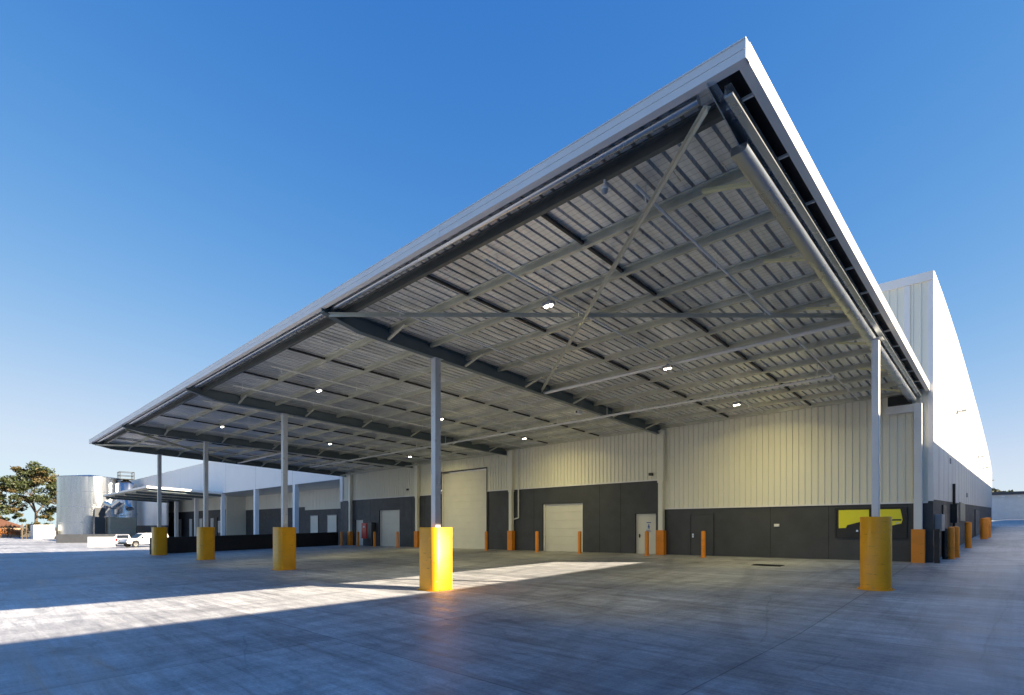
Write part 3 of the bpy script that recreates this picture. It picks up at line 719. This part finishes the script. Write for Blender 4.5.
# ------------------------------------------------------------------ vehicles
def wheels(t, xs_, w, r=.37):
    for x in xs_:
        for s_ in (-1,1):
            y = s_*(w/2-.12)
            mb = MB(); mb.tube((x,y-.12,r),(x,y+.12,r),r,20); wl = mb.build('wheel', M['tyre'], t, local=True)
            mb = MB(); mb.tube((x,y+s_*.121,r),(x,y+s_*.13,r),r*.62,14); mb.build('rim', M['rim'], wl, local=True)
def body(t, low, up, w, name='body'):
    mb = MB(); mb.prism(low,'y',-w/2,w/2)
    n = len(up); inset = .16
    zs0 = min(z for _,z in up)
    vs = []
    for s_ in (-1,1): vs += [(x, s_*(w/2-.03-(inset if z > zs0+.1 else 0)), z) for x,z in up]
    mb.add(vs,[tuple(range(n)),tuple(range(2*n-1,n-1,-1))]+[(i,i+n,(i+1)%n+n,(i+1)%n) for i in range(n)])
    return mb.build(name, M['carwhite'], t, local=True)
ang = math.atan2(-.95,.31)
t = thing('utility_truck','white dual cab utility truck parked by the short white wall','truck',(-70.4,15.5,-.2),ang)
low = [(-2.6,.5),(-2.02,.5),(-1.95,.75),(-1.7,.9),(-1.4,.9),(-1.15,.75),(-1.08,.42),(1.1,.42),(1.17,.75),(1.42,.9),(1.72,.9),(1.97,.75),(2.04,.45),(2.55,.5),(2.62,.75),(2.5,1.02),(1.25,1.14),(-2.6,1.14)]
up = [(1.2,1.13),(.55,1.68),(.3,1.76),(-1.0,1.78),(-2.4,1.72),(-2.55,1.13)]
t.scale = (.87,.87,.87); body(t, low, up, 1.85)
for s_ in (-1,1):
    for poly in ([(.98,1.2),(.48,1.62),(-.18,1.66),(-.18,1.2)],[(-.28,1.2),(-.28,1.66),(-.98,1.66),(-1.05,1.2)],[(-1.15,1.22),(-1.12,1.64),(-2.3,1.6),(-2.38,1.22)]):
        mb = MB(); y = s_*(.925-.03-.08); lo_,hi_ = y-.075,y+.075
        vs = [(x, s_*(.90-.16*((z-1.13)/.6)**.25 if False else .9-.02-.15*min(1,(z-1.13)/.12)) + s_*.012, z) for x,z in poly]
        m_ = len(poly); vs2 = [(x,yy-s_*.05,z) for x,yy,z in vs]
        mb.add(vs+vs2,[tuple(range(m_)),tuple(range(2*m_-1,m_-1,-1))]+[(i,i+m_,(i+1)%m_+m_,(i+1)%m_) for i in range(m_)])
        mb.build('window', M['glass'], t, local=True)
mb = MB(); mb.hexa([(1.19,-.66,1.2),(1.19,.66,1.2),(.6,.62,1.66),(.6,-.62,1.66),(1.22,-.66,1.21),(1.22,.66,1.21),(.63,.62,1.67),(.63,-.62,1.67)]); mb.build('windscreen', M['glass'], t, local=True)
for s_ in (-1,1):
    mb = MB(); mb.cbox(2.45,2.6,s_*.72-.16,s_*.72+.16,.82,.98,.03); mb.build('headlight', M['rim'], t, local=True)
    mb = MB(); mb.cbox(-2.63,-2.58,s_*.8-.08,s_*.8+.08,.75,1.1,.02); mb.build('tail_light', M['taillight'], t, local=True)
    mb = MB(); mb.cbox(.72,.9,s_*1.0-.08,s_*1.0+.08,1.16,1.34,.03); mb.build('mirror', M['black'], t, local=True)
wheels(t,(-1.55,1.57),1.85)
mb = MB(); mb.cbox(2.56,2.7,-.85,.85,.42,.62,.03); mb.build('bumper', M['black'], t, local=True)
t = thing('parked_car','white car with red tail lights half hidden behind the white truck','car',(-76.5,14.6,-.2),R(172))
low = [(-2.1,.4),(-1.7,.4),(-1.6,.68),(-1.3,.78),(-1.0,.68),(-.9,.35),(.9,.35),(1.0,.68),(1.3,.78),(1.6,.68),(1.7,.4),(2.1,.45),(2.12,.75),(1.1,.98),(-2.1,1.0)]
up = [(1.05,.97),(.4,1.42),(-.3,1.5),(-1.6,1.42),(-2.05,.99)]
t.scale = (.9,.9,.9); body(t, low, up, 1.75); wheels(t,(-1.3,1.3),1.75,.32)
for s_ in (-1,1):
    mb = MB(); mb.cbox(-2.16,-2.09,s_*.68-.14,s_*.68+.14,.68,1.0,.02); mb.build('tail_light', M['taillight'], t, local=True)
    mb = MB(); mb.prism([(.8,1.02),(.32,1.36),(-1.5,1.36),(-1.75,1.02)],'y',s_*.69,s_*.735); mb.build('window', M['glass'], t, local=True)
mb = MB(); mb.hexa([(-2.06,-.6,1.03),(-2.06,.6,1.03),(-1.68,.56,1.4),(-1.68,-.56,1.4),(-2.08,-.6,1.04),(-2.08,.6,1.04),(-1.7,.56,1.41),(-1.7,-.56,1.41)]); mb.build('rear_window', M['glass'], t, local=True)

# ------------------------------------------------------------------ tanks and plant at the far left
TX,TY,TR,TH = -132.2,20.1,5.0,11.5
t = thing('storage_tank','large round zinc storage tank at the left edge of the site','tank',(TX,TY,-.2))
mb = MB(); prof = []
z = -.2
while z < TH:
    prof += [(TR,z),(TR+.012,z+.07)]; z += .14
mb.lathe(prof,(TX,TY,0),72); mb.build('wall', M['zinc'], t)
mb = MB()
for zz in (2.9,5.8,8.7,11.5): mb.lathe([(TR+.036,zz-.04),(TR+.07,zz-.03),(TR+.07,zz+.03),(TR+.036,zz+.04)],(TX,TY,0),72)
mb.build('hoops', M['bright'], t)
mb = MB(); mb.lathe([(TR+.1,TH),(TR+.1,TH+.08),(.0,TH+.7)],(TX,TY,0),72); mb.build('roof', M['zinc'], t)
mb = MB(); a = -2.9; lx,ly = TX+(TR+.25)*math.cos(a),TY+(TR+.25)*math.sin(a)
mb.tube((lx-.2,ly,0),(lx-.2,ly,TH+1),.03,6); mb.tube((lx+.2,ly,0),(lx+.2,ly,TH+1),.03,6)
for k in range(32): mb.tube((lx-.2,ly,.3+.4*k),(lx+.2,ly,.3+.4*k),.02,6)
mb.build('ladder', M['grey'], t)
SR,SH = 1.8,10.6
SX,SY = -128.6,25.2
t = thing('silo','narrow silver silo with a railed platform right of the big tank','silo',(SX,SY,-.2))
mb = MB(); mb.lathe([(SR,0),(SR,SH),(.4,SH+.9),(0,SH+.9)],(SX,SY,-.2),32); mb.build('wall', M['zinc'], t)
mb = MB(); mb.box(SX-1.2,SX+1.2,SY-1.2,SY+1.2,SH+.75,SH+.85)
for sx_ in (-1.15,0,1.15):
    for sy_ in (-1.15,1.15): mb.tube((SX+sx_,SY+sy_,SH+.8),(SX+sx_,SY+sy_,SH+2.2),.05,6)
for zz in (SH+1.5,SH+2.2):
    for s_ in (-1.15,1.15):
        mb.tube((SX-1.15,SY+s_,zz),(SX+1.15,SY+s_,zz),.05,6); mb.tube((SX+s_,SY-1.15,zz),(SX+s_,SY+1.15,zz),.05,6)
mb.build('platform', M['bridging'], t)
# shed, hopper and ducts
t = thing('plant_shed','beige sheet metal shed with a single sloping roof under the silver ducts','shed',(-119,22,-.2))
mb = MB(); z0 = -.2
for k in range(4): mb.box(-119.6,-115.6,20.4,24.2,z0+.98*k,z0+.98*k+.955)
mb.build('wall', M['beige'], t)
mb = MB(); mb.hexa([(-119.8,20.2,3.75),(-115.4,20.2,3.75),(-115.4,24.4,4.3),(-119.8,24.4,4.3),(-119.8,20.2,3.85),(-115.4,20.2,3.85),(-115.4,24.4,4.4),(-119.8,24.4,4.4)]); mb.build('roof', M['grey'], t)
t = thing('hopper','dark grey hopper with a sloping top between the tank and the beige shed','hopper',(-119,18.6,-.2))
mb = MB(); mb.prism([(-119.8,-.2),(-117.9,-.2),(-117.9,5.3),(-118.8,4.5),(-119.8,3.3)],'y',18.6,20.1); mb.build('body', M['charcoal'], t)
mb = MB(); mb.bar((-119.85,19.35,3.33),(-117.8,19.35,5.5),1.7,.08); mb.build('lid', M['grey'], t)
t = thing('air_duct','bundle of silver ducts crossing above the beige shed','duct',(-117.5,21.5,4.4))
mb = MB()
mb.path([(-121,20.2,5.0),(-118.4,20.4,6.2),(-115.2,20.8,5.6),(-113.4,21.6,6.6)],.55,14); mb.path([(-120,22.5,4.6),(-119.2,22.5,7.6),(-116,22.8,7.4),(-114.4,23,5.2)],.6,14); mb.path([(-117,21.6,4.3),(-116.4,21.6,6.9)],.45,14)
mb.build('pipes', M['zinc'], t)
t = thing('container','white site container with a grey loading ramp left of the silver tank','container',(-134,13,-.2))
mb = MB(); z0 = -.2
mb.cbox(-137,-132,11.8,14.8,z0,z0+2.6,.03)
mb.build('box', M['wallwhite'], t)
mb = MB()
for k in range(11): y = 11.95+.26*k; mb.box(-131.999,-131.96,y,y+.1,z0+.1,z0+2.5)
mb.build('ribs', M['wallwhite'], t)
mb = MB(); mb.prism([(11.9,z0),(14.8,z0),(14.8,z0+1.5),(13.8,z0+1.5)],'x',-131.8,-130.8); mb.build('ramp', M['grey'], t)
t = thing('house','low tan brick house with a brown tiled roof beyond the yard','house',(-160,8,-.7))
mb = MB(); mb.box(-170,-158,0,12,-.7,2.1); mb.build('wall', M['brick'], t)
mb = MB(); mb.add([(-170.6,-.6,2.1),(-157.4,-.6,2.1),(-157.4,12.6,2.1),(-170.6,12.6,2.1),(-164,4,4.1),(-164,8.5,4.1)],[(0,1,4),(1,2,5,4),(2,3,5),(3,0,4,5),(0,3,2,1)]); mb.build('roof', M['rooftile'], t)
for y in (3,6.2,9.6):
    mb = MB(); mb.box(-157.99,-157.93,y-.8,y+.8,.5,1.7); w_ = mb.build('window', M['glass'], t)
    mb = MB(); mb.box(-157.98,-157.90,y-.9,y+.9,.4,.48); mb.build('sill', M['wallwhite'], w_)

# ------------------------------------------------------------------ trees and shrubs
def leaf_cloud(mb, c, rad, n, size, flat=.6):
    for _ in range(n):
        while True:
            p = Vector((random.uniform(-1,1),random.uniform(-1,1),random.uniform(-1,1)))
            if p.length < 1: break
        p = p*(.55+.45*random.random())/max(.35,p.length)*p.length
        q = Vector(c)+Vector((p.x*rad,p.y*rad,p.z*rad*flat))
        a = Vector((random.gauss(0,1),random.gauss(0,1),random.gauss(0,.6))).normalized()
        b2 = a.cross(Vector((random.gauss(0,1),random.gauss(0,1),random.gauss(0,1)))).normalized()
        s_ = size*random.uniform(.6,1.3)
        mb.add([q-a*s_,q+b2*s_*.45,q+a*s_,q-b2*s_*.45],[(0,1,2,3)])
def tree(name,label,x,y,z0,h,spread,clusters,leaf='leaf',leaf2='leaf_dry',seed=1,n=90,size=.34,bare=.35,group=None):
    random.seed(seed); t = thing(name,label,'tree',(x,y,z0),0,group)
    tr = MB(); la = MB(); lb = MB()
    top = Vector((x+.03*h,y,z0+h*.72)); fork = Vector((x,y,z0+h*bare))
    tr.tube((x,y,z0-.3),fork,h*.022,10,h*.016)
    mains = []
    for k in range(4):
        a = 2*math.pi*k/4+random.uniform(-.4,.4); e = Vector((x+spread*.45*math.cos(a),y+spread*.45*math.sin(a),z0+h*random.uniform(.58,.72)))
        m1 = fork.lerp(e,.5)+Vector((random.uniform(-.5,.5),random.uniform(-.5,.5),.03*h))
        tr.tube(fork,m1,h*.012,7,h*.009); tr.tube(m1,e,h*.009,7,h*.005); mains.append((m1,e))
    for k in range(clusters):
        a = 2*math.pi*(k*.618)+random.uniform(-.3,.3); rr = spread*math.sqrt((k+.6)/clusters)
        hz = z0+h*(lerp(.95,.42,(k/clusters)**1.1)+random.uniform(-.10,.10))
        c = Vector((x+rr*math.cos(a),y+rr*math.sin(a),hz))
        m1,e = min(mains, key=lambda q:(q[1]-c).length); st = m1.lerp(e,random.uniform(.4,1))
        mid = st.lerp(c,.5)+Vector((0,0,-.02*h))
        tr.tube(st,mid,h*.0045,6,h*.003); tr.tube(mid,c,h*.003,5,h*.0015)
        for q in range(3):
            cc = c+Vector((random.uniform(-1,1),random.uniform(-1,1),random.uniform(-.4,.5)))*h*.075
            tr.tube(mid.lerp(c,.6),cc,h*.002,5,h*.001)
            leaf_cloud(la if random.random() < .78 else lb, cc, h*random.uniform(.06,.11), n//3, size, .6)
    tr.build('trunk', M['bark'], t); la.build('crown', M[leaf], t); lb.build('crown', M[leaf2], t)
    return t
tree('gum_tree','tall spreading gum tree with open olive crown left of the tank',-176,16.2,-.7,17.3,7.6,60,seed=4,n=280,size=.32)
tree('gum_tree','gum tree cut by the left picture edge above the house',-176,7.0,-.7,15,5.0,14,seed=9,n=110,size=.4)
tree('gum_tree','low bushy gum tree behind the white container',-160,17.5,-.7,5.6,3.6,12,seed=12,n=110,size=.4,bare=.15)
tree('gum_tree','low dark round tree far off between the house and the tall gum',-200,12.5,-.7,6.5,5,12,seed=15,n=90,size=.5,bare=.15)
def shrub(label,x,y,h,mat,seed):
    random.seed(seed); z0 = -.2; t = thing('shrub',label,'shrub',(x,y,z0),0,'shrubs along the left boundary')
    mb = MB(); st = MB()
    for k in range(5):
        c = (x+random.uniform(-.8,.8),y+random.uniform(-.8,.8),z0+h*random.uniform(.45,.75)); leaf_cloud(mb,c,h*.45,60,.16,.9); st.tube((x,y,z0),c,.03,5,.012)
    mb.build('foliage', M[mat], t); st.build('stems', M['bark'], t)
for k,(x,y,h,mt,lb_) in enumerate([(-146,8.2,2.1,'bush_orange','orange shrub at the left picture edge below the house'),(-145.5,9.6,2.0,'bush_orange','orange shrub in front of the brown roofed house'),(-145,10.9,1.9,'bush_orange','orange shrub nearest the white container'),
        (-148,9.3,2.8,'bush_green','green shrub behind the orange shrubs by the house'),(-146.5,12.6,3.0,'bush_green','tall green shrub left of the white container'),(-139,17,3.0,'bush_green','green shrub between the container and the tank')]):
    shrub(lb_,x,y,h,mt,30+k)
for x,y,lb_ in ((-134,10.4,'dark timber post left of the white container'),(-134,11.0,'dark timber post nearest the white container')):
    mb = MB(); mb.cbox(x-.1,x+.1,y-.1,y+.1,-.3,2.6,.02); tag(mb.build('fence_post',M['bark']),lb_,'post','posts beside the white container')

# ------------------------------------------------------------------ far right boundary
fw = thing('boundary_shed','long low white shed closing the yard beyond the side wall','shed',(0,136,3.5))
mb = MB()
for k in range(9): mb.box(-14,30,135+.0,140,3.3+.52*k,3.3+.52*k+.505)
mb.build('wall', M['wallwhite'], fw)
mb = MB(); mb.box(-14.5,30.5,134.6,140.5,7.98,8.5); mb.build('roof', M['charcoal'], fw)
for x in (-2.2,-.1):
    mb = MB(); mb.cbox(x-.2,x+.2,134.4,134.6,7.5,7.75,.02); mb.build('wall_light', M['trim'], fw)
random.seed(5)
tree('gum_tree','dark tree top showing over the white shed at the right edge',-6,170,2,9.5,6,12,seed=21,n=80,size=.5,bare=.3)

# ------------------------------------------------------------------ the shed across the yard (its roof shades the forecourt)
nb = thing('warehouse','long grey shed across the yard, right of the picture, shading the forecourt','warehouse',(20,30,0))
mb = MB()
mb.prism([(-70,-.3),(130,-.3),(130,11.75),(30,9.45),(-70,9.35)],'x',6.0,6.3); mb.prism([(-70,-.3),(130,-.3),(130,11.75),(30,9.45),(-70,9.35)],'x',30,30.3); mb.box(6.3,30,-70,-69.7,-.3,9.1); mb.box(6.3,30,129.7,130,-.3,11.4)
mb.build('wall', M['grey'], nb)
mb = MB(); mb.hexa([(6.3,-69.7,9.0),(30,-69.7,9.0),(30,30,9.1),(6.3,30,9.1),(6.3,-69.7,9.1),(30,-69.7,9.1),(30,30,9.2),(6.3,30,9.2)]); mb.hexa([(6.3,30.01,9.0),(30,30.01,9.0),(30,129.7,11.2),(6.3,129.7,11.2),(6.3,30.01,9.2),(30,30.01,9.2),(30,129.7,11.4),(6.3,129.7,11.4)])
mb.build('roof', M['galv'], nb)
for y in (-30,-10,12,40,70):
    mb = MB(); mb.box(5.95,5.99,y,y+5,0 if y < 20 else 1,5.2); mb.build('roller_door', M['door'], nb)

# ------------------------------------------------------------------ light, sky, camera
Lx,Ly,Lz = 2.03,.845,1.0
el = math.atan2(Lz, math.hypot(Lx,Ly)); rot = math.atan2(Lx,Ly)
sun = bpy.data.lights.new('sun','SUN'); sun.energy = 4.2; sun.angle = R(.5); sun.color = (1,.84,.62)
so = bpy.data.objects.new('sun', sun); COL.objects.link(so)
so.rotation_euler = Vector((Lx,Ly,Lz)).to_track_quat('Z','Y').to_euler()
w = bpy.data.worlds.new('World'); S.world = w; w.use_nodes = True
nt = w.node_tree; bg = nt.nodes['Background']
sky = nt.nodes.new('ShaderNodeTexSky'); sky.sky_type = 'NISHITA'; sky.sun_disc = False
sky.sun_elevation = el; sky.sun_rotation = rot; sky.altitude = 50; sky.air_density = .7; sky.dust_density = 0; sky.ozone_density = 4.5
# the sky's own colour response: each channel saturates softly, which deepens the blue overhead
sep = nt.nodes.new('ShaderNodeSeparateColor'); cmb = nt.nodes.new('ShaderNodeCombineColor'); nt.links.new(sky.outputs['Color'], sep.inputs['Color'])
def mth(op, a, b=None):
    m = nt.nodes.new('ShaderNodeMath'); m.operation = op
    for k,v in enumerate((a,b)):
        if v is None: continue
        if hasattr(v,'is_output'): nt.links.new(v, m.inputs[k])
        else: m.inputs[k].default_value = v
    return m.outputs[0]
for ch,mx,s0,gm in (('Red',2.25,1.55,1.85),('Green',2.9,2.6,1.1),('Blue',3.15,1.9,.72)):
    q = mth('POWER', mth('DIVIDE', sep.outputs[ch], s0), gm)
    nt.links.new(mth('MULTIPLY', mth('SUBTRACT', 1., mth('EXPONENT', mth('MULTIPLY', q, -1.))), mx), cmb.inputs[ch])
nt.links.new(cmb.outputs['Color'], bg.inputs['Color']); bg.inputs['Strength'].default_value = .081

cam = bpy.data.cameras.new('camera'); co = bpy.data.objects.new('camera', cam); COL.objects.link(co)
cam.sensor_width = 36; cam.lens = 539/1024*36; cam.shift_y = 179.5/1024; cam.clip_end = 12000; cam.clip_start = .1
co.location = (0,0,2.0); co.rotation_euler = (R(90),0,math.atan2(.6858,.7278))
S.camera = co
S.view_settings.view_transform = 'Standard'; S.view_settings.look = 'None'; S.view_settings.gamma = 1
S.view_settings.exposure = 1.95
S.cycles.max_bounces = 8; S.cycles.diffuse_bounces = 5
